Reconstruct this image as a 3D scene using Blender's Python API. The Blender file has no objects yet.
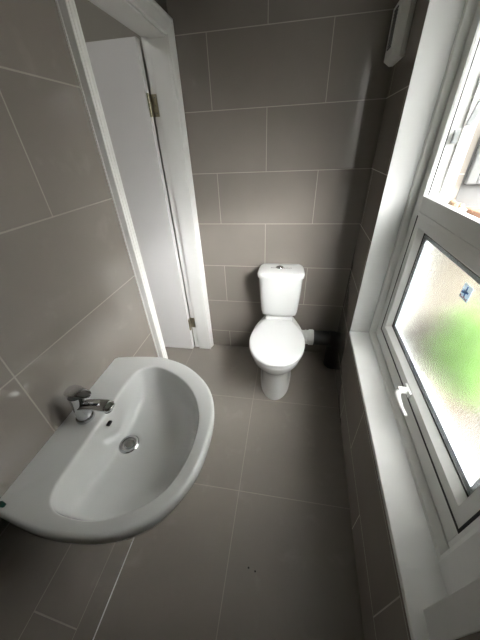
import bpy, bmesh, math, random
from mathutils import Vector, Matrix
random.seed(7)
S = bpy.context.scene
COL = S.collection
PI = math.pi

# ------------------------------------------------------------------ materials
def mat(name, color, rough=.5, metal=0., spec=.5, **kw):
    m = bpy.data.materials.new(name); m.use_nodes = True
    b = m.node_tree.nodes['Principled BSDF']
    b.inputs['Base Color'].default_value = (*color, 1)
    b.inputs['Roughness'].default_value = rough
    b.inputs['Metallic'].default_value = metal
    b.inputs['Specular IOR Level'].default_value = spec
    for k, v in kw.items(): b.inputs[k.replace('_', ' ')].default_value = v
    return m

def mottle(m, c1, c2, scale=6, bump=0., detail=6):
    nt = m.node_tree; b = nt.nodes['Principled BSDF']
    tc = nt.nodes.new('ShaderNodeTexCoord'); n = nt.nodes.new('ShaderNodeTexNoise')
    n.inputs['Scale'].default_value = scale; n.inputs['Detail'].default_value = detail
    r = nt.nodes.new('ShaderNodeMix'); r.data_type = 'RGBA'
    r.inputs['A'].default_value = (*c1, 1); r.inputs['B'].default_value = (*c2, 1)
    nt.links.new(tc.outputs['Object'], n.inputs['Vector'])
    nt.links.new(n.outputs['Fac'], r.inputs['Factor'])
    nt.links.new(r.outputs['Result'], b.inputs['Base Color'])
    if bump:
        bp = nt.nodes.new('ShaderNodeBump'); bp.inputs['Strength'].default_value = bump
        bp.inputs['Distance'].default_value = .002
        nt.links.new(n.outputs['Fac'], bp.inputs['Height']); nt.links.new(bp.outputs['Normal'], b.inputs['Normal'])
    return m

def tile_mat(name, ua, va, u0, v0, bw, bh, off, c1, c2, grout, rough, mortar=.0022, smudge=.0, band=None):
    """rectangular tiles with thin grout; u/v are object axes, u0/v0 the joint phase"""
    m = bpy.data.materials.new(name); m.use_nodes = True
    nt = m.node_tree; N = nt.nodes; L = nt.links; b = N['Principled BSDF']
    tc = N.new('ShaderNodeTexCoord'); sx = N.new('ShaderNodeSeparateXYZ'); L.new(tc.outputs['Object'], sx.inputs[0])
    cx = N.new('ShaderNodeCombineXYZ')
    for i, (ax, o) in enumerate(((ua, u0), (va, v0))):
        a = N.new('ShaderNodeMath'); a.operation = 'ADD'; a.inputs[1].default_value = -o + 12.
        L.new(sx.outputs['XYZ'.index(ax)], a.inputs[0]); L.new(a.outputs[0], cx.inputs[i])
    if band:        # one course laid out of step with the others
        lo = N.new('ShaderNodeMath'); lo.operation = 'COMPARE'; lo.inputs[1].default_value = band[0]; lo.inputs[2].default_value = .15
        L.new(sx.outputs['XYZ'.index(va)], lo.inputs[0])
        ml_ = N.new('ShaderNodeMath'); ml_.operation = 'MULTIPLY_ADD'; ml_.inputs[1].default_value = band[1]
        L.new(lo.outputs[0], ml_.inputs[0]); old = cx.inputs[0].links[0].from_socket; L.new(old, ml_.inputs[2]); L.new(ml_.outputs[0], cx.inputs[0])
    br = N.new('ShaderNodeTexBrick'); br.offset = off; br.offset_frequency = 2; br.squash = 1
    L.new(cx.outputs[0], br.inputs['Vector'])
    br.inputs['Scale'].default_value = 1; br.inputs['Mortar Size'].default_value = mortar
    br.inputs['Mortar Smooth'].default_value = .3; br.inputs['Bias'].default_value = 0
    br.inputs['Brick Width'].default_value = bw; br.inputs['Row Height'].default_value = bh
    br.inputs['Color1'].default_value = (*c1, 1); br.inputs['Color2'].default_value = (*c2, 1)
    br.inputs['Mortar'].default_value = (*grout, 1)
    n = N.new('ShaderNodeTexNoise'); n.inputs['Scale'].default_value = 3.5; n.inputs['Detail'].default_value = 5
    L.new(tc.outputs['Object'], n.inputs['Vector'])
    mr = N.new('ShaderNodeMapRange'); mr.inputs['To Min'].default_value = .88; mr.inputs['To Max'].default_value = 1.12
    L.new(n.outputs['Fac'], mr.inputs['Value'])
    mx = N.new('ShaderNodeVectorMath'); mx.operation = 'SCALE'
    L.new(br.outputs['Color'], mx.inputs[0]); L.new(mr.outputs[0], mx.inputs['Scale'])
    last = mx.outputs[0]
    if smudge:      # grout haze and dried splashes left on the tiles
        n2 = N.new('ShaderNodeTexNoise'); n2.inputs['Scale'].default_value = 9; n2.inputs['Detail'].default_value = 8
        n2.inputs['Distortion'].default_value = .3; L.new(tc.outputs['Object'], n2.inputs['Vector'])
        r2 = N.new('ShaderNodeMapRange'); r2.inputs['From Min'].default_value = .60; r2.inputs['From Max'].default_value = .75
        r2.inputs['To Max'].default_value = smudge; L.new(n2.outputs['Fac'], r2.inputs['Value'])
        ms = N.new('ShaderNodeMix'); ms.data_type = 'RGBA'; ms.inputs['B'].default_value = (.55, .53, .49, 1)
        L.new(r2.outputs[0], ms.inputs['Factor']); L.new(last, ms.inputs['A']); last = ms.outputs['Result']
    L.new(last, b.inputs['Base Color'])
    rr = N.new('ShaderNodeMapRange'); rr.inputs['To Min'].default_value = rough; rr.inputs['To Max'].default_value = .8
    L.new(br.outputs['Fac'], rr.inputs['Value']); L.new(rr.outputs[0], b.inputs['Roughness'])
    bp = N.new('ShaderNodeBump'); bp.invert = True; bp.inputs['Strength'].default_value = .5; bp.inputs['Distance'].default_value = .001
    L.new(br.outputs['Fac'], bp.inputs['Height']); L.new(bp.outputs['Normal'], b.inputs['Normal'])
    return m

T1, T2, GR = (.225, .203, .180), (.210, .190, .168), (.37, .34, .30)
M_back = tile_mat('tile_back', 'X', 'Z', .181, .166, .6, .3, .5, T1, T2, GR, .10)
M_left = tile_mat('tile_left', 'Y', 'Z', -1.435, .166, .6, .3, .5, T1, T2, (.30, .28, .24), .10, smudge=.09, band=(.916, .30))
M_right = tile_mat('tile_right', 'Y', 'Z', -1.85, .166, .6, .3, .5, T1, T2, GR, .12)
M_floor = tile_mat('tile_floor', 'X', 'Y', .455, -1.165, .6, .6, 0, (.225, .203, .18), (.215, .194, .173), (.345, .318, .275), .38, .0018, smudge=.10)
M_ceil = mat('ceiling_paint', (.50, .50, .48), .8)
M_paint = mottle(mat('white_gloss_paint', (.8, .8, .78), .35), (.78, .78, .76), (.84, .84, .82), 9)
M_door = mottle(mat('door_paint', (.74, .73, .73), .45), (.72, .71, .71), (.76, .75, .75), 4)
M_hall = mat('hall_paint', (.45, .43, .38), .8)
M_upvc = mat('white_upvc', (.76, .77, .75), .3)
M_trim = mottle(mat('white_trim', (.78, .79, .78), .4), (.76, .77, .76), (.81, .82, .81), 14)
M_upvc_out = mat('darkened_upvc', (.11, .112, .11), .5)  # white outdoor upvc, colour darkened to offset the bright sky
M_plaster = mottle(mat('painted_plaster', (.5, .51, .5), .6), (.48, .49, .48), (.52, .53, .52), 5)
M_gasket = mat('black_rubber', (.012, .012, .013), .5)
M_spacer = mat('aluminium_spacer', (.42, .46, .52), .35, .6)
M_cer = mat('white_ceramic', (.73, .74, .73), .12, Coat_Weight=.5)
M_cer_worn = mottle(mat('ceramic_worn', (.8, .81, .8), .15), (.70, .70, .68), (.76, .77, .76), 18)
M_seat = mat('white_seat_plastic', (.73, .74, .735), .2)
M_chrome = mat('chrome', (.62, .63, .64), .12, 1.)
M_dark = mat('dark_hole', (.01, .01, .01), .6)
M_brass = mottle(mat('aged_brass', (.35, .31, .22), .35, .9), (.30, .27, .19), (.42, .38, .28), 60)
M_steel = mat('dull_steel', (.20, .21, .21), .4, .8)
M_pipe = mat('black_pipe', (.008, .008, .008), .6)
M_pipew = mottle(mat('white_pipe', (.7, .7, .68), .4), (.58, .57, .54), (.74, .74, .72), 30)
M_fan = mat('fan_plastic', (.8, .8, .76), .5)
M_green = mat('green_plastic', (.005, .06, .04), .4)
M_render = mottle(mat('darkened_render', (.24, .245, .24), .85), (.075, .076, .075), (.09, .091, .09), 12, .3)  # white render darkened in colour so the strong sky won't burn it out
M_beige = mottle(mat('beige_render', (.46, .40, .31), .85), (.062, .052, .038), (.075, .064, .048), 5, .3)  # beige also held darker than real against the sky brightness
M_pave = mottle(mat('darkened_paving', (.62, .60, .55), .8), (.052, .050, .044), (.062, .06, .054), 7, .2)  # cream paving, brightness of the sky compensated in its dark colour
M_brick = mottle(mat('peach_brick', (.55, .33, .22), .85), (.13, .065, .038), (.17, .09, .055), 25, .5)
M_rubble = mottle(mat('rubble_brown', (.2, .13, .08), .9), (.10, .06, .04), (.32, .22, .14), 60, .8)
M_blue = mat('blue_plastic', (.30, .50, .62), .5)
M_pane2 = mat('grey_window_glass', (.03, .034, .038), .06)
M_stk_w = mat('sticker_white', (.72, .76, .80), .5)
_n = M_stk_w.node_tree; _t = _n.nodes.new('ShaderNodeBsdfTranslucent'); _t.inputs['Color'].default_value = (.30, .33, .35, 1)
_a = _n.nodes.new('ShaderNodeAddShader'); _n.links.new(_n.nodes['Principled BSDF'].outputs[0], _a.inputs[0]); _n.links.new(_t.outputs[0], _a.inputs[1])
_n.links.new(_a.outputs[0], _n.nodes['Material Output'].inputs['Surface'])
M_stk_b = mat('sticker_blue', (.16, .26, .5), .5)
M_stk_r = mat('sticker_red', (.45, .10, .12), .5)
M_leaf = mottle(mat('leaf_green', (.10, .30, .04), .6), (.055, .15, .012), (.10, .21, .025), 8)
M_bark = mat('bark', (.12, .08, .05), .9)
M_grit = mat('grit', (.02, .02, .02), .8)

# frosted glass: solid pane with rough surfaces
M_frost = bpy.data.materials.new('frosted_glass'); M_frost.use_nodes = True
_b = M_frost.node_tree.nodes['Principled BSDF']
_b.inputs['Base Color'].default_value = (.97, .98, .96, 1); _b.inputs['Roughness'].default_value = .16
_b.inputs['Transmission Weight'].default_value = 1.; _b.inputs['IOR'].default_value = 1.45
_nt = M_frost.node_tree
_tc = _nt.nodes.new('ShaderNodeTexCoord'); _v = _nt.nodes.new('ShaderNodeTexVoronoi'); _v.inputs['Scale'].default_value = 160
_bp = _nt.nodes.new('ShaderNodeBump'); _bp.inputs['Strength'].default_value = .2; _bp.inputs['Distance'].default_value = .002
_nt.links.new(_tc.outputs['Object'], _v.inputs['Vector']); _nt.links.new(_v.outputs['Distance'], _bp.inputs['Height'])
_nt.links.new(_bp.outputs['Normal'], _b.inputs['Normal'])

# ------------------------------------------------------------------ helpers
def empty(name, loc=(0, 0, 0), rz=0., parent=None):
    o = bpy.data.objects.new(name, None); COL.objects.link(o)
    o.location = loc; o.rotation_euler = (0, 0, rz); o.empty_display_size = .05
    if parent: o.parent = parent
    return o

def obj(name, bm, m, parent=None, smooth=False, bevel=0., seg=2, angle=35):
    bmesh.ops.recalc_face_normals(bm, faces=bm.faces)
    me = bpy.data.meshes.new(name); bm.to_mesh(me); bm.free()
    o = bpy.data.objects.new(name, me); COL.objects.link(o)
    for mm in (m if isinstance(m, (list, tuple)) else [m]): me.materials.append(mm)
    if smooth:
        for p in me.polygons: p.use_smooth = True
        try: me.set_sharp_from_angle(angle=math.radians(angle))
        except Exception: pass
    if bevel:
        md = o.modifiers.new('bevel', 'BEVEL'); md.width = bevel; md.segments = seg; md.limit_method = 'ANGLE'
        md.angle_limit = math.radians(40)
    if parent: o.parent = parent
    return o

def tag(o, label=None, cat=None, group=None, kind=None):
    if label: o['label'] = label
    if cat: o['category'] = cat
    if group: o['group'] = group
    if kind: o['kind'] = kind
    return o

def box(bm, a, b, mi=0):
    vs = [bm.verts.new((x, y, z)) for x in (a[0], b[0]) for y in (a[1], b[1]) for z in (a[2], b[2])]
    for f in ((0, 1, 3, 2), (4, 6, 7, 5), (0, 4, 5, 1), (2, 3, 7, 6), (0, 2, 6, 4), (1, 5, 7, 3)):
        fc = bm.faces.new([vs[i] for i in f]); fc.material_index = mi
    return bm
def B(*boxes):
    bm = bmesh.new()
    for a, b in boxes: box(bm, a, b)
    return bm

def prism(bm, pts, vec):
    """closed polygon of 3D points extruded along vec"""
    a = [bm.verts.new(p) for p in pts]; v = Vector(vec)
    b = [bm.verts.new(Vector(p) + v) for p in pts]
    n = len(a); bm.faces.new(a); bm.faces.new(b[::-1])
    for i in range(n): bm.faces.new((a[i], b[i], b[(i+1) % n], a[(i+1) % n]))

def loft(bm, rings, cap0=True, cap1=True, close=True):
    R = [[bm.verts.new(p) for p in r] for r in rings]
    n = len(R[0])
    for a, b in zip(R, R[1:]):
        for i in range(n if close else n-1):
            j = (i+1) % n; bm.faces.new((a[i], a[j], b[j], b[i]))
    if cap0: bm.faces.new(R[0])
    if cap1: bm.faces.new(R[-1][::-1])
    return R

def cyl(bm, p0, p1, r0, r1=None, n=32, prof=None):
    """turned shape between p0 and p1; prof = [(t, radius)...]"""
    p0, p1 = Vector(p0), Vector(p1); d = (p1-p0); z = d.normalized()
    x = z.orthogonal().normalized(); y = z.cross(x)
    prof = prof or [(0, r0), (1, r0 if r1 is None else r1)]
    loft(bm, [[p0 + d*t + (x*math.cos(2*PI*i/n) + y*math.sin(2*PI*i/n))*r for i in range(n)] for t, r in prof])

def tube(bm, pts, rad, n=16, sq=1., flat=None):
    """swept tube; flat=(axis vector, factor) squeezes along the axis"""
    pts = [Vector(p) for p in pts]; rings = []
    up = None
    for i, p in enumerate(pts):
        t = (pts[min(i+1, len(pts)-1)] - pts[max(i-1, 0)]).normalized()
        if up is None: up = t.orthogonal().normalized() if flat is None else Vector(flat[0])
        s = t.cross(up).normalized(); u = s.cross(t).normalized(); up = u if flat is None else Vector(flat[0])
        r = rad[i] if isinstance(rad, (list, tuple)) else rad
        k = flat[1] if flat else 1
        rings.append([p + s*math.cos(2*PI*j/n)*r + u*math.sin(2*PI*j/n)*r*k for j in range(n)])
    loft(bm, rings)

def spline(ctrl, n, closed=False):
    """Catmull-Rom through 2D/3D points"""
    C = [Vector(c) for c in ctrl]; m = len(C); out = []
    segs = m if closed else m-1
    for s in range(segs):
        if closed: p = [C[(s+k-1) % m] for k in range(4)]
        else: p = [C[max(s-1, 0)], C[s], C[s+1], C[min(s+2, m-1)]]
        for k in range(n):
            t = k/n
            out.append(.5*((2*p[1]) + (p[2]-p[0])*t + (2*p[0]-5*p[1]+4*p[2]-p[3])*t*t + (3*p[1]-p[0]-3*p[2]+p[3])*t**3))
    if not closed: out.append(C[-1])
    return out

def resample(pts, n):
    """closed 2D polyline to n equally spaced points"""
    P = [Vector(p[:2]) for p in pts]; P.append(P[0])
    L = [0]
    for a, b in zip(P, P[1:]): L.append(L[-1] + (b-a).length)
    out = []; k = 0
    for i in range(n):
        s = L[-1]*i/n
        while L[k+1] < s: k += 1
        t = (s-L[k])/max(L[k+1]-L[k], 1e-9); out.append(P[k].lerp(P[k+1], t))
    return out

# ------------------------------------------------------------------ camera
cam = bpy.data.cameras.new('camera'); co = bpy.data.objects.new('camera', cam); COL.objects.link(co)
FP = 260.6952
cam.sensor_fit = 'VERTICAL'; cam.sensor_height = 36.; cam.lens = FP/640*36; cam.clip_start = .02
rx, ry, rz = .5923, .0497, .1929
rot = Matrix.Rotation(rz, 3, 'Z') @ Matrix.Rotation(-rx, 3, 'X') @ Matrix.Rotation(ry, 3, 'Y')
right, fwd, up = rot @ Vector((1, 0, 0)), rot @ Vector((0, 1, 0)), rot @ Vector((0, 0, 1))
co.matrix_world = Matrix.Translation((.6258, -1.7799, 1.5074)) @ Matrix((right, up, -fwd)).transposed().to_4x4()
S.camera = co

# ------------------------------------------------------------------ room shell
W, YAW = 1.0695, .0528
H, YB = 2.40, -2.75
RA = -math.atan(YAW)                    # the window wall runs slightly out of square
def rw(name, bm, m, parent=None, **k):  # mesh in the window wall's own frame: X outwards, Y along, Z up
    o = obj(name, bm, m, parent, **k)
    if not parent: o.location = (W, 0, 0); o.rotation_euler = (0, 0, RA)
    return o

DY0, DY1, DH = -.785, -.065, 1.962       # door opening
tag(obj('floor', B(((-1.35, YB, -.06), (1.30, .12, 0))), M_floor), kind='structure')
tag(obj('ceiling', B(((-1.35, YB, H), (1.30, .12, H+.06))), M_ceil), kind='structure')
tag(obj('wall_back', B(((0, 0, 0), (1.30, .12, H))), M_back), kind='structure')
tag(obj('wall_left', B(((-.13, YB, 0), (0, DY0-.03, H)), ((-.13, DY0-.03, DH+.03), (0, 0, H)), ((-.13, DY1+.03, 0), (0, .12, DH+.03))), M_left), kind='structure')
tag(obj('wall_front', B(((-1.35, YB-.1, 0), (1.30, YB, H))), M_back), kind='structure')
OY0, OY1, OZ0, OZ1 = -1.66, -.385, .50, 2.08
tag(rw('wall_right', B(((0, YB, -.06), (.30, OY0, H+.06)), ((0, OY1, -.06), (.30, .12, H+.06)), ((0, OY0, -.06), (.30, OY1, OZ0)), ((0, OY0, OZ1), (.30, OY1, H+.06))), M_right), kind='structure')
# hall beyond the door
tag(obj('wall_hall', B(((-1.40, YB, 0), (-1.30, .12, H)), ((-1.30, .02, 0), (-.13, .12, H))), M_hall), kind='structure')

# door frame and architrave
fr = obj('trim_1', B(((-.135, DY0-.03, 0), (.0, DY0, DH+.03)),
                     ((-.135, DY0-.03, DH), (.0, DY1+.03, DH+.03)),
                     ((-.135, DY1+.012, 0), (.0, DY1+.03, DH+.03)),
                     ((-.092, DY1-.004, 0), (.0, DY1+.012, DH)),
                     ((-.092, DY0, DH-.012), (.0, DY1, DH))), M_paint, bevel=.002)
tag(fr, kind='structure')
# moulded architrave: section (distance from opening, projection) swept up, over and down
sec = [(.0, 0), (.0, .010), (.003, .013), (.012, .013), (.016, .011), (.030, .014), (.040, .020), (.044, .020), (.047, .017), (.050, .019), (.056, .024), (.063, .024), (.0655, .022), (.0655, 0)]
bm = bmesh.new()
FARK = .97
def arch_ring(y, z, dy, dz, k=1.):
    return [(p, y + dy*d*k, z + dz*d) for d, p in sec]
rings = [arch_ring(DY0+.004, 0, -1, 0, .93), arch_ring(DY0+.004, DH-.006, -1, 1, .93), arch_ring(DY1-.004, DH-.006, 1, 1, FARK), arch_ring(DY1-.004, 0, 1, 0, FARK)]
loft(bm, rings)
tag(obj('trim_2', bm, M_paint), kind='structure')
# silicone line where tiles meet the near architrave
tag(obj('trim_3', B(((-.001, -.8505, 0), (.004, -.8465, 2.03))), M_paint), kind='structure')

tag(obj('trim_6', B(((-.001, YB, 0), (.0035, -.851, .0035))), M_trim), kind='structure')
# door leaf standing open at a right angle into the hall
dr = empty('door_1', (-.14, -.07, 0)); tag(dr, kind='structure')
leaf = obj('door_panel', B(((-.70, -.025, .008), (-.004, .018, 1.956))), M_door, dr, bevel=.002)
def hinge(z):
    h = obj('hinge', B(((-.003, -.022, z-.048), (.001, .012, z+.048)), ((.0, .014, z-.048), (.036, .0165, z+.048))), M_brass, dr, bevel=.0008)
    bm = bmesh.new()
    for k in range(5):
        cyl(bm, (.006, -.026, z-.05+k*.02), (.006, -.026, z-.0315+k*.02), .0062, n=16)
    obj('knuckle', bm, M_brass, h, smooth=True)
    bm = bmesh.new()
    for dz in (-.033, 0, .033): cyl(bm, (.024, .012, z+dz), (.024, .0145, z+dz), .0035, n=12)
    obj('screw', bm, M_steel, h, smooth=True)
hinge(1.70); hinge(.27)

# ------------------------------------------------------------------ window
FO = .135                                # inner face of the frame
wn = empty('window_1', (W, 0, 0), RA); tag(wn, kind='structure')
fy0, fy1, fz0, fz1 = -1.470, -.392, .520, 2.06   # visible hole in the wall
gy0, gy1, gz0 = -1.425, -.470, .612              # gasket line of lower sash
tz0, tz1 = 1.228, 1.292                          # transom
# board and reveals (painted lining)
obj('window_sill', B(((-.006, -1.66, .498), (.16, -.385, .520))), M_trim, wn, bevel=.003)
obj('reveal', B(((-.004, -.390, .520), (.270, -.385, 2.075)),), M_plaster, wn, bevel=.0015)
obj('reveal', B(((-.004, -1.66, 2.06), (.30, -.385, 2.075)),), M_plaster, wn, bevel=.0015)
obj('reveal', B(((.100, -1.655, .52), (.20, -1.4695, 2.06)),), M_trim, wn, bevel=.003)
# sloping inner bead round the frame
bm = bmesh.new()
sb = [(.104, 0), (.108, .012), (.130, .020), (.136, .020), (.136, 0)]   # (off, height)
def fr_ring(y, z, dy, dz): return [(o, y+dy*h, z+dz*h) for o, h in sb]
c = [(fy1, fz0, -1, 1), (fy1, fz1, -1, -1), (fy0, fz1, 1, -1), (fy0, fz0, 1, 1)]
loft(bm, [fr_ring(*q) for q in c] + [fr_ring(*c[0])], cap0=False, cap1=False)
obj('frame_bead', bm, M_upvc, wn)
# main frame with two openings
def frame_boxes(o0, o1, y0, y1, z0, z1, w):
    return [((o0, y0, z0), (o1, y0+w[0], z1)), ((o0, y1-w[1], z0), (o1, y1, z1)), ((o0, y0+w[0], z0), (o1, y1-w[1], z0+w[2])), ((o0, y0+w[0], z1-w[3]), (o1, y1-w[1], z1))]
fb = frame_boxes(FO, .205, fy0, fy1, fz0, fz1, (.045, -fy1*0+.078-.0, .092, .05))
fb += [((FO-.0015, fy0+.045, tz0-.0080), (FO+.02, fy1-.078, tz0+.01)), ((FO, fy0+.045, tz0), (.160, fy1-.078, tz1)), ((.160, fy0+.045, tz0), (.205, fy1-.078, tz1-.030))]
obj('window_frame', B(*fb), M_upvc, wn, bevel=.002)
# inner lips of upper opening, bright bead line
uy0, uy1, uz0, uz1 = -1.425, -.470, 1.292, 2.01
def ring_prism(sec, y0, y1, z0, z1):
    bm = bmesh.new(); c = [(y1, z0, -1, 1), (y1, z1, -1, -1), (y0, z1, 1, -1), (y0, z0, 1, 1)]
    R = [[(o, y+dy*h, z+dz*h) for o, h in sec] for y, z, dy, dz in c]
    loft(bm, R + [R[0]], cap0=False, cap1=False); return bm
obj('frame_lip', ring_prism([(FO-.004, -.004), (FO-.004, .006), (FO+.004, .010), (FO+.010, .010), (FO+.010, -.004)], uy0, uy1, uz0, uz1), M_upvc, wn)
obj('gasket', ring_prism([(FO+.010, 0), (FO+.010, .0085), (FO+.016, .0085), (FO+.016, 0)], uy0, uy1, uz0, uz1), M_gasket, wn)
obj('frame_rebate', ring_prism([(.188, -.002), (.188, .014), (.205, .014), (.215, .006), (.215, -.002)], uy0, uy1, uz0-.045, uz1), M_upvc, wn)
# lower sash
sh = obj('lower_sash', ring_prism([(FO+.001, .0045), (FO+.001, .046), (FO+.024, .064), (FO+.050, .064), (FO+.062, .052), (FO+.062, .0045)], gy0, gy1, gz0, tz0-.000), M_upvc, wn)
obj('sash_gasket', ring_prism([(FO-.0006, -.001), (FO-.0006, .0068), (FO+.02, .0068), (FO+.02, -.001)], gy0, gy1, gz0, tz0), M_gasket, sh)
obj('glazing_gasket', ring_prism([(FO+.0245, .0585), (FO+.0245, .067), (FO+.0285, .067), (FO+.0285, .0585)], gy0, gy1, gz0, tz0), M_gasket, sh)
obj('frosted_pane', B(((FO+.0285, gy0+.058, gz0+.058), (FO+.0335, gy1-.058, tz0-.058))), M_frost, sh)
obj('spacer_bar', ring_prism([(FO+.0345, .058), (FO+.0345, .086), (FO+.045, .086), (FO+.045, .058)], gy0, gy1, gz0, tz0), M_spacer, sh)
# espagnolette handle on the bottom rail, lever closed and lying along the rail
hy, hz = -.955, gz0+.030
hd = obj('window_handle', B(((FO-.010, hy-.028, hz-.013), (FO+.001, hy+.034, hz+.013))), M_upvc, sh, bevel=.004, seg=3)
bm = bmesh.new()
tube(bm, [(FO-.006, hy, hz), (FO-.026, hy, hz-.001), (FO-.040, hy-.004, hz-.002), (FO-.046, hy-.018, hz-.005), (FO-.046, hy-.045, hz-.010), (FO-.044, hy-.075, hz-.014), (FO-.040, hy-.100, hz-.016), (FO-.038, hy-.112, hz-.016)],
     [.013, .013, .013, .012, .0095, .0085, .0085, .007], n=14, flat=((0, 0, 1), .8))
obj('lever', bm, M_upvc, hd, smooth=True, angle=60)
bm = bmesh.new(); cyl(bm, (FO-.042, hy+.002, hz), (FO-.009, hy+.002, hz), .0145, n=24)
obj('handle_boss', bm, M_upvc, hd, smooth=True)
# lock keep and friction stay of the open top light
obj('lock_keep', B(((.160, -.4895, 1.478), (.182, -.484, 1.520)), ((.163, -.493, 1.484), (.168, -.489, 1.514))), M_steel, wn, bevel=.001)
bm = bmesh.new()
prism(bm, [(.190, -.490, 1.53), (.206, -.490, 1.53), (.330, -.490, 1.90), (.330, -.490, 1.95), (.250, -.490, 1.80)], (0, .004, 0))
obj('friction_stay', bm, M_steel, wn)
# open top-hung sash, mostly above the picture
us = empty('upper_sash', (.225, 0, 1.985), 0, wn); us.rotation_euler = (0, math.radians(-58), 0)
obj('sash_rails', B(*frame_boxes(0, .045, uy0+.01, uy1-.01, -.66, 0, (.055, .055, .06, .055))), M_upvc, us, bevel=.003)
obj('pane', B(((.018, uy0+.062, -.602), (.024, uy1-.062, -.052))), M_frost, us)
# certification sticker low on the frosted pane
st = tag(rw('window_sticker', B(((FO+.0272, -.978, 1.075), (FO+.0280, -.930, 1.122))), M_stk_w), 'small square white sticker with blue emblem on the frosted window pane', 'sticker')
bm = bmesh.new()
cyl(bm, (FO+.0265, -.953, 1.098), (FO+.0270, -.953, 1.102), .0115, n=20)
box(bm, (FO+.0265, -.968, 1.097), (FO+.0271, -.938, 1.103)); box(bm, (FO+.0265, -.956, 1.086), (FO+.0271, -.950, 1.118))
obj('emblem', bm, M_stk_b, st)
bm = bmesh.new()
for k in range(5): box(bm, (FO+.0265, -.974+k*.009, 1.0775), (FO+.0271, -.969+k*.009, 1.085 - (k % 2)*.003))
obj('red_letters', bm, M_stk_r, st)

# post at the near end of the sill
tag(rw('trim_4', B(((.030, -1.637, .5205), (.0995, -1.577, 2.06))), M_trim, bevel=.002), kind='structure')
tag(rw('trim_5', B(((.031, -1.662, .5205), (.0995, -1.6375, 2.06))), M_right), kind='structure')

# ------------------------------------------------------------------ outside
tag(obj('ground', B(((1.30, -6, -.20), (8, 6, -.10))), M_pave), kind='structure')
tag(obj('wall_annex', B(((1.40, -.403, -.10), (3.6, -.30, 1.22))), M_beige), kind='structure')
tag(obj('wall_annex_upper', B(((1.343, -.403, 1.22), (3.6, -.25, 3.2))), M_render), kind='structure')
w2 = empty('window_2', (1.349, -.405, 1.33)); tag(w2, kind='structure')
obj('window_frame', B(*[((a[1], a[0]-.02, a[2]), (b[1], b[0]-.02, b[2])) for a, b in frame_boxes(0, .02, 0, .9, 0, 1.2, (.036, .036, .030, .036))]), M_upvc_out, w2, bevel=.004)
obj('pane', B(((.035, -.008, .029), (.866, -.001, 1.165))), M_pane2, w2)
bm = bmesh.new()
for k in range(5):
    for j in range(2): box(bm, (1.375+k*.215, -.560+j*.077, 1.19), (1.375+k*.215+.207, -.560+j*.077+.070, 1.243))
tag(obj('brick_ledge', bm, M_brick, bevel=.006), 'ledge of peach coloured bricks outside below the small grey pane', 'ledge')
bm = bmesh.new()
for k in range(40):
    rr_ = random.uniform(.004, .011); p = Vector((1.345+random.gauss(0, .014), -.415+random.gauss(0, .006), 1.238+abs(random.gauss(0, .012))))
    bmesh.ops.create_icosphere(bm, subdivisions=1, radius=rr_, matrix=Matrix.Translation(p) @ Matrix.Rotation(random.random()*3, 4, 'X'))
prism(bm, [(1.316, -.394, 1.42), (1.322, -.394, 1.37), (1.327, -.394, 1.32), (1.326, -.394, 1.28), (1.330, -.394, 1.25), (1.343, -.394, 1.25), (1.337, -.394, 1.30), (1.334, -.394, 1.34), (1.324, -.394, 1.38)], (0, .012, 0))
tag(obj('crumbled_mortar', bm, M_rubble), 'brown crumbled mortar in the corner crack outside the open window', 'rubble', kind='stuff')
bm = bmesh.new(); bmesh.ops.create_icosphere(bm, subdivisions=2, radius=1, matrix=Matrix.Translation((1.362, -.445, 1.235)) @ Matrix.Diagonal((.017, .022, .008, 1)))
tag(obj('blue_wrapper', bm, M_blue, smooth=True), 'scrap of light blue plastic lying against the peach bricks outside', 'litter')
tag(obj('wall_boundary', B(((3.6, -6, -.10), (3.8, 6, 2.1))), M_beige), kind='structure')
# shrub seen blurred through the frosted pane
shb = empty('shrub', (1.58, -.66, -.10)); tag(shb, 'green leafy shrub seen blurred through the frosted lower window', 'shrub')
bm = bmesh.new()
for k in range(1900):
    d = Vector((random.gauss(0, 1), random.gauss(0, 1), random.gauss(0, 1))).normalized()*random.uniform(.5, 1)
    p = Vector((d.x*.19, d.y*.21, .72+d.z*.26))
    M = Matrix.Translation(p) @ Matrix.Rotation(random.uniform(0, 6.3), 4, 'Z') @ Matrix.Rotation(random.uniform(-1, 1), 4, 'X')
    v = [bm.verts.new(M @ Vector(q)) for q in ((0, 0, 0), (.011, .02, .004), (0, .045, 0), (-.011, .02, .004))]
    bm.faces.new(v)
obj('foliage', bm, M_leaf, shb)
bm = bmesh.new()
for a in range(5): tube(bm, [(.02*math.cos(a*1.3), .02*math.sin(a*1.3), 0), (.06*math.cos(a*1.3), .06*math.sin(a*1.3), .3), (.14*math.cos(a*1.3), .16*math.sin(a*1.3), .62)], [.014, .011, .006], n=8)
obj('stem', bm, M_bark, shb, smooth=True)

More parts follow.
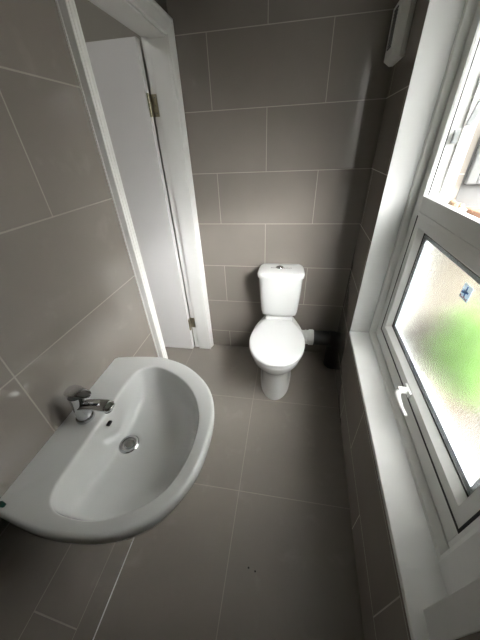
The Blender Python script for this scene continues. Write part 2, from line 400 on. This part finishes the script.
# ------------------------------------------------------------------ basin
ZB = .843; YC = -1.378
bs = empty('washbasin', (0, YC, 0)); tag(bs, 'white ceramic wall-hung washbasin with a wide D-shaped bowl', 'washbasin')
def mir(pts): return pts
outer = [(0, .268), (.10, .285), (.190, .287), (.297, .252), (.392, .174), (.437, .082), (.447, -.022), (.432, -.122), (.374, -.214), (.285, -.262), (.175, -.275), (.09, -.270), (0, -.255)]
inner = [(.112, .10), (.116, .178), (.138, .216), (.196, .229), (.285, .192), (.352, .134), (.397, .053), (.408, -.03), (.396, -.112), (.366, -.168), (.315, -.208), (.250, -.234), (.185, -.238), (.136, -.226), (.112, -.190), (.112, -.11), (.113, 0)]
NB = 160
def ang(pts, c):
    """points of the closed curve at NB equal angles about c"""
    P = [Vector(p[:2]) - c for p in pts]; out = []
    for i in range(NB):
        a = 2*PI*i/NB; d = Vector((math.cos(a), math.sin(a))); best = None
        for p, q in zip(P, P[1:]+P[:1]):
            e = q-p; den = d.x*e.y - d.y*e.x
            if abs(den) < 1e-12: continue
            t = (p.x*e.y - p.y*e.x)/den; s = (p.x*d.y - p.y*d.x)/den
            if t > 0 and -1e-6 <= s <= 1+1e-6 and (best is None or t > best): best = t
        out.append(c + d*(best or .01))
    return out
cB = Vector((.22, -.005))
O = ang(spline([(x, y, 0) for x, y in outer], 10), cB)
I = ang(spline([(x, y, 0) for x, y in inner], 10, True), cB)
dr_c = Vector((.150, .012))
def sc(P, k, c=None, dx=0): 
    c = c or Vector((0, 0)); return [c + (p-c)*k for p in P]
def at(P, z): return [(max(p.x, 0.0), p.y, z) for p in P]
def lerp(P, Q, t): return [p.lerp(q, t) for p, q in zip(P, Q)]
Dr = [dr_c + Vector((math.cos(2*PI*i/NB), math.sin(2*PI*i/NB)))*.030 for i in range(NB)]
def edge_in(P, d):   # move towards centre by d (not past the wall)
    return [p - (p-cB).normalized()*d if p.x > .002 else p.copy() for p in P]
und = [Vector((.02 + (p.x)*.62, p.y*.60)) for p in O]
rings = [at(lerp(und, O, .0), ZB-.21), at(lerp(und, O, .45), ZB-.165), at(lerp(und, O, .80), ZB-.105), at(edge_in(O, .012), ZB-.055), at(edge_in(O, .003), ZB-.038), at(O, ZB-.028), at(O, ZB-.012), at(edge_in(O, .002), ZB-.005), at(edge_in(O, .007), ZB-.0008), at(edge_in(O, .012), ZB)]
m1 = lerp(I, O, .10)
rings += [at(m1, ZB+.0), at(lerp(I, O, .045), ZB-.0008), at(lerp(I, O, .012), ZB-.0035), at(I, ZB-.010)]
for t, z in ((.02, -.024), (.045, -.048), (.085, -.076), (.14, -.098), (.24, -.114), (.42, -.126), (.62, -.134), (.80, -.139), (.92, -.142), (1, -.144)):
    rings.append(at(lerp(I, Dr, t), ZB+z))
rings.append(at([dr_c + (p-dr_c)*.85 for p in Dr], ZB-.150))
bm = bmesh.new(); loft(bm, rings)
obj('basin_bowl', bm, M_cer, bs, smooth=True, angle=70)
# slotted waste with plug
bm = bmesh.new(); dz = ZB-.147
def lathe(bm, c, prof, n=40):
    loft(bm, [[(c[0]+r*math.cos(2*PI*i/n), c[1]+r*math.sin(2*PI*i/n), z) for i in range(n)] for r, z in prof], cap0=False, cap1=True)
lathe(bm, dr_c, [(.0325, dz), (.0325, dz+.005), (.030, dz+.007), (.024, dz+.006), (.0225, dz+.001), (.0225, dz-.008), (.001, dz-.008)])
wst = obj('waste_ring', bm, M_chrome, bs, smooth=True, angle=40)
bm = bmesh.new(); lathe(bm, dr_c, [(.0224, dz-.006), (.0005, dz-.006)]); obj('waste_opening', bm, M_dark, wst)
bm = bmesh.new(); pc = dr_c
cyl(bm, (pc.x, pc.y, dz-.004), (pc.x+.002, pc.y, dz+.008), .0165, n=32, prof=[(0, .015), (.7, .0165), (1, .014)])
obj('plug', bm, M_chrome, wst, smooth=True)
# overflow slot
ov = bmesh.new()
cc = Vector((.1205, .008, ZB-.030))
loft(ov, [[(cc.x + k*.004 + math.sin(2*PI*i/20)*-.0000, cc.y + .0095*math.cos(2*PI*i/20), cc.z + .0045*math.sin(2*PI*i/20)+(.0) ) for i in range(20)] for k in (-1, 1)])
obj('overflow_slot', ov, M_dark, bs)

bm = bmesh.new()
tube(bm, [(dr_c.x, dr_c.y, dz-.004), (dr_c.x, dr_c.y, dz-.12)], .017, n=20)
cyl(bm, (dr_c.x, dr_c.y, dz-.20), (dr_c.x, dr_c.y, dz-.11), .034, n=28, prof=[(0, .026), (.15, .034), (.9, .034), (1, .028)])
tube(bm, [(dr_c.x, dr_c.y, dz-.135), (.07, dr_c.y, dz-.135), (.0, dr_c.y, dz-.135)], .016, n=20)
obj('bottle_trap', bm, M_pipew, bs, smooth=True, angle=40)
# mixer tap standing on the basin
tp = empty('mixer_tap', (.058, YC, ZB)); tag(tp, 'chrome single-lever mixer tap on the ledge of the white washbasin', 'tap')
bm = bmesh.new(); cyl(bm, (0, 0, 0), (0, 0, .012), .026, n=40, prof=[(0, .026), (.5, .026), (.8, .0245), (1, .021)])
obj('base_ring', bm, M_chrome, tp, smooth=True, angle=30)
bm = bmesh.new()
tube(bm, [(0, 0, .010), (.001, 0, .035), (.003, 0, .060), (.006, 0, .086), (.008, 0, .100)], [.0215, .0200, .0190, .0195, .0205], n=32)
bod = obj('tap_body', bm, M_chrome, tp, smooth=True, angle=50)
bm = bmesh.new()
tube(bm, [(-.004, 0, .054), (.03, 0, .064), (.062, 0, .069), (.090, 0, .069), (.106, 0, .067), (.112, 0, .065)], [.0185, .018, .0185, .020, .0185, .012], n=24, flat=((0, 0, 1), .55))
sp = obj('spout', bm, M_chrome, tp, smooth=True, angle=60)
bm = bmesh.new(); cyl(bm, (.093, 0, .049), (.093, 0, .061), .0115, n=24); obj('aerator', bm, M_steel, sp, smooth=True)
bm = bmesh.new()
tube(bm, [(-.012, 0, .117), (-.008, 0, .118), (.003, 0, .119), (.018, 0, .118), (.034, 0, .114), (.050, 0, .109), (.057, 0, .107)], [.009, .0155, .0205, .0195, .0165, .0135, .008], n=24, flat=((0, 0, 1), .42))
lv = obj('tap_lever', bm, M_chrome, tp, smooth=True, angle=60)
bm = bmesh.new(); cyl(bm, (.008, 0, .099), (.008, 0, .114), .0165, n=32); obj('lever_neck', bm, M_steel, lv, smooth=True)
bm = bmesh.new(); cyl(bm, (.025, 0, .090), (.0285, 0, .089), .004, n=14); obj('temperature_dot', bm, M_dark, bod, smooth=True)
# dark green clip at the near corner of the basin
bm = bmesh.new(); tube(bm, [(-.002, 0, 0), (.012, .002, .004), (.024, .001, .002)], [.006, .0065, .004], n=10, flat=((0, 0, 1), .6))
gc = obj('green_plug', bm, M_green, smooth=True); gc.location = (.004, -1.621, ZB+.003)
tag(gc, 'small dark green plastic piece on the near wall corner of the basin', 'plastic piece')

# ------------------------------------------------------------------ toilet
TX = .600
to = empty('toilet', (TX, 0, 0)); tag(to, 'white close-coupled toilet with closed lid against the back wall', 'toilet')
def half_outline(ctrl, z, n=96):
    """ctrl: right half from front middle to back middle, (x, y)"""
    c = [(x, y, 0) for x, y in ctrl]
    full = spline([(-c[1][0], c[1][1], 0)] + c + [(-c[-2][0], c[-2][1], 0)], 8)
    h = full[8:-8]
    pts = [(p.x, p.y) for p in h] + [(-p.x, p.y) for p in h[-2:0:-1]]
    return [(p.x, p.y, z) for p in resample(pts, n)]
def sect(hw, f, b, z, wide=.5, bk=.85, n=96):
    m = f + (b-f)*wide
    return half_outline([(0, f), (hw*.45, f+(m-f)*.10), (hw*.83, f+(m-f)*.42), (hw, m), (hw*.97, m+(b-m)*.45), (hw*bk, b-.012), (hw*bk*.8, b), (0, b)], z, n)
rings = [sect(.115, -.556, -.06, 0), sect(.116, -.557, -.06, .012), sect(.111, -.552, -.065, .022), sect(.105, -.543, -.07, .08), sect(.102, -.538, -.075, .15),
         sect(.104, -.543, -.075, .20), sect(.118, -.562, -.075, .25), sect(.145, -.605, -.07, .30, .45, .72), sect(.166, -.640, -.06, .345, .42, .62), sect(.173, -.653, -.05, .385, .42, .58), sect(.174, -.655, -.05, .398, .42, .58), sect(.168, -.649, -.055, .403, .42, .58)]
bm = bmesh.new(); loft(bm, rings)
pan = obj('toilet_pan', bm, M_cer_worn, to, smooth=True, angle=60)
obj('cistern_shelf', B(((-.10, -.20, .395), (.10, -.025, .458))), M_cer, to, bevel=.02, seg=4)
lidc = [(0, -.662), (.062, -.651), (.122, -.606), (.163, -.53), (.180, -.435), (.172, -.345), (.145, -.265), (.112, -.205), (.095, -.188), (0, -.186)]
def lr(k, z, dy=0):
    return [(x*k, -.42+(y+.42)*k+dy, zz) for x, y, zz in half_outline(lidc, z)]
bm = bmesh.new(); loft(bm, [lr(.97, .404), lr(.985, .406), lr(.985, .416), lr(.97, .418)]); obj('toilet_seat', bm, M_seat, to, smooth=True)
bm = bmesh.new(); loft(bm, [lr(.985, .4195), lr(1., .4215), lr(1.003, .428), lr(.995, .434), lr(.975, .4378), lr(.93, .4395), lr(.6, .4415), lr(.2, .442)]); obj('toilet_lid', bm, M_seat, to, smooth=True, angle=60)
for s in (-1, 1):
    bm = bmesh.new(); cyl(bm, (s*.055, -.188, .430), (s*.085, -.188, .430), .011, n=20); obj('lid_hinge', bm, M_seat, to, smooth=True)
def cis(hw, yb, yf, z, bow, r=.022):
    c = [(0, yf-bow), (hw*.5, yf-bow*.8), (hw*.85, yf-bow*.2), (hw*.97, yf+.018), (hw, yf+.045), (hw*.97, yb-.05), (hw*.88, yb-.012), (hw*.74, yb), (0, yb)]
    return half_outline(c, z)
bm = bmesh.new()
loft(bm, [cis(.118, -.03, -.155, .458, .012), cis(.128, -.022, -.172, .470, .016), cis(.131, -.018, -.178, .50, .018), cis(.140, -.014, -.186, .62, .020), cis(.146, -.012, -.190, .765, .020)])
ct = obj('cistern', bm, M_cer, to, smooth=True, angle=60)
bm = bmesh.new()
loft(bm, [cis(.149, -.010, -.193, .765, .021), cis(.154, -.008, -.198, .768, .022), cis(.155, -.008, -.199, .788, .022), cis(.151, -.011, -.195, .797, .021), cis(.140, -.020, -.184, .801, .02), cis(.07, -.06, -.13, .803, .01)])
cl = obj('cistern_lid', bm, M_cer, to, smooth=True, angle=60)
bm = bmesh.new(); cyl(bm, (-.010, -.092, .801), (-.010, -.092, .808), .024, n=32, prof=[(0, .026), (.4, .026), (.5, .0235), (.55, .0215), (.6, .0235), (.9, .0225), (1, .020)])
obj('flush_button', bm, M_chrome, cl, smooth=True, angle=30)
# worn maker's mark scuffs on the foot
bm = bmesh.new()
for x, z, w in ((-.02, .055, .010), (.002, .050, .016), (.022, .056, .012), (.030, .046, .009)):
    bmesh.ops.create_icosphere(bm, subdivisions=2, radius=1, matrix=Matrix.Translation((x, -.538+abs(x)*.15, z)) @ Matrix.Diagonal((w*.5, .004, .004, 1)))
obj('scuff_mark', bm, mat('scuff_grey', (.22, .22, .26), .7), pan)
# pan connector and soil pipe
pc_ = empty('pan_connector', (.80, -.13, .255)); tag(pc_, 'white waste connector running sideways from behind the toilet', 'pipe connector')
bm = bmesh.new()
cyl(bm, (-.060, .0, 0), (.068, 0, 0), .05, n=36, prof=[(0, .052), (.50, .052), (.51, .056), (.60, .056), (.61, .053), (.72, .053), (.73, .060), (.97, .060), (1, .057)])
obj('connector_sleeve', bm, M_pipew, pc_, smooth=True, angle=30)
bm = bmesh.new(); cyl(bm, (.068, 0, 0), (.075, 0, 0), .058, n=36); obj('rubber_seal', bm, M_gasket, pc_, smooth=True, angle=30)
bm = bmesh.new(); cyl(bm, (-.124, 0, 0), (.060, 0, 0), .055, n=36)
bm2 = bmesh.new(); tube(bm2, [(-.02, 0, 0), (.01, 0, -.002), (.032, 0, -.016), (.040, 0, -.05), (.040, 0, -.2555)], .062, n=28)  # unseen black bend added to darken the corner beside the toilet
spp = obj('soil_pipe', bm, M_pipe, smooth=True, angle=30); spp.location = (1.000, -.13, .255)
obj('added_dark_bend', bm2, M_pipe, spp, smooth=True)
tag(spp, 'black soil pipe in the dark corner between toilet and window wall', 'pipe')

# ------------------------------------------------------------------ extractor fan in the corner
fn = empty('extractor_fan', (W, 0, 0), RA); tag(fn, 'white extractor fan cover high on the window wall by the back corner', 'extractor fan')
bm = bmesh.new()
def q(o, y0, y1, z0, z1): return [(o, y0, z0), (o, y1, z0), (o, y1, z1), (o, y0, z1)]
loft(bm, [q(-.0005, -.188, -.006, 1.780, 2.00), q(-.020, -.188, -.006, 1.780, 2.00), q(-.048, -.172, -.020, 1.795, 1.96)])
obj('fan_cover', bm, M_fan, fn, bevel=.003, seg=2)
bm = bmesh.new()
for k in range(13): box(bm, (-.0515, -.125, 1.825+k*.0095), (-.0480, -.065, 1.829+k*.0095))
obj('grille', bm, mat('fan_slot_dark', (.06, .06, .055), .6), fn)

# specks of grit on the floor
for (x, y), nm in (((.546, -1.455), 'just right of the long floor joint'), ((.575, -1.462), 'furthest right on the bare floor')):
    bm = bmesh.new(); bmesh.ops.create_icosphere(bm, subdivisions=1, radius=.004)
    o = obj('grit_speck', bm, M_grit); o.location = (x, y, .002); o.scale = (1, 1, .5)
    tag(o, 'dark speck of grit ' + nm, 'grit', 'grit on the floor')

# ------------------------------------------------------------------ light
# unseen lamp added in the hall to brighten the open door
hl = empty('added_hall_lamp', (-.72, -1.25, H)); tag(hl, 'added round lamp brightening the hall outside the open door', 'added light')
bm = bmesh.new(); cyl(bm, (0, 0, -.03), (0, 0, 0), .13, n=32); obj('added_lamp_base', bm, M_upvc, hl, smooth=True, angle=30)
ml = mat('added_lamp_glow', (.8, .8, .78), .5); ml.node_tree.nodes['Principled BSDF'].inputs['Emission Color'].default_value = (1, .99, .96, 1)
ml.node_tree.nodes['Principled BSDF'].inputs['Emission Strength'].default_value = 28.
bm = bmesh.new(); cyl(bm, (0, 0, -.075), (0, 0, -.031), .12, n=32, prof=[(0, .09), (.3, .115), (1, .12)]); obj('added_lamp_shade', bm, ml, hl, smooth=True)
w = bpy.data.worlds.new('sky'); S.world = w; w.use_nodes = True
nt = w.node_tree; bg = nt.nodes['Background']; bg.inputs['Color'].default_value = (.99, .985, .97, 1)
# overcast sky: dim near the horizon, brighter overhead, brightest where the sun stands behind the cloud
SKY_DIR, SKY_POW, SKY_LOBE, SKY_LOW, SKY_HIGH = (.55, -.46, .64), 10., 185., .5, 4.5
tc = nt.nodes.new('ShaderNodeTexCoord')
def vm(op, a, b_):
    n = nt.nodes.new('ShaderNodeVectorMath'); n.operation = op; nt.links.new(a, n.inputs[0]); n.inputs[1].default_value = b_; return n
def mm(op, a, b_, clamp=False):
    n = nt.nodes.new('ShaderNodeMath'); n.operation = op; n.use_clamp = clamp; nt.links.new(a, n.inputs[0])
    if isinstance(b_, float): n.inputs[1].default_value = b_
    else: nt.links.new(b_, n.inputs[1])
    return n.outputs[0]
D = Vector(SKY_DIR).normalized()
dot = vm('DOT_PRODUCT', tc.outputs['Generated'], tuple(D)).outputs['Value']
lobe = mm('MULTIPLY', mm('POWER', mm('MAXIMUM', dot, 0.), SKY_POW), SKY_LOBE)
el = vm('DOT_PRODUCT', tc.outputs['Generated'], (0, 0, 1)).outputs['Value']
base = mm('ADD', mm('MULTIPLY', mm('MAXIMUM', el, 0.), SKY_HIGH), SKY_LOW)
nt.links.new(mm('ADD', base, lobe), bg.inputs['Strength'])
S.view_settings.view_transform = 'Standard'; S.view_settings.look = 'None'; S.view_settings.gamma = 1
S.view_settings.exposure = .27; S.view_settings.use_curve_mapping = False
S.cycles.use_denoising = True
S.cycles.max_bounces = 14; S.cycles.diffuse_bounces = 8; S.cycles.transmission_bounces = 10; S.cycles.glossy_bounces = 5
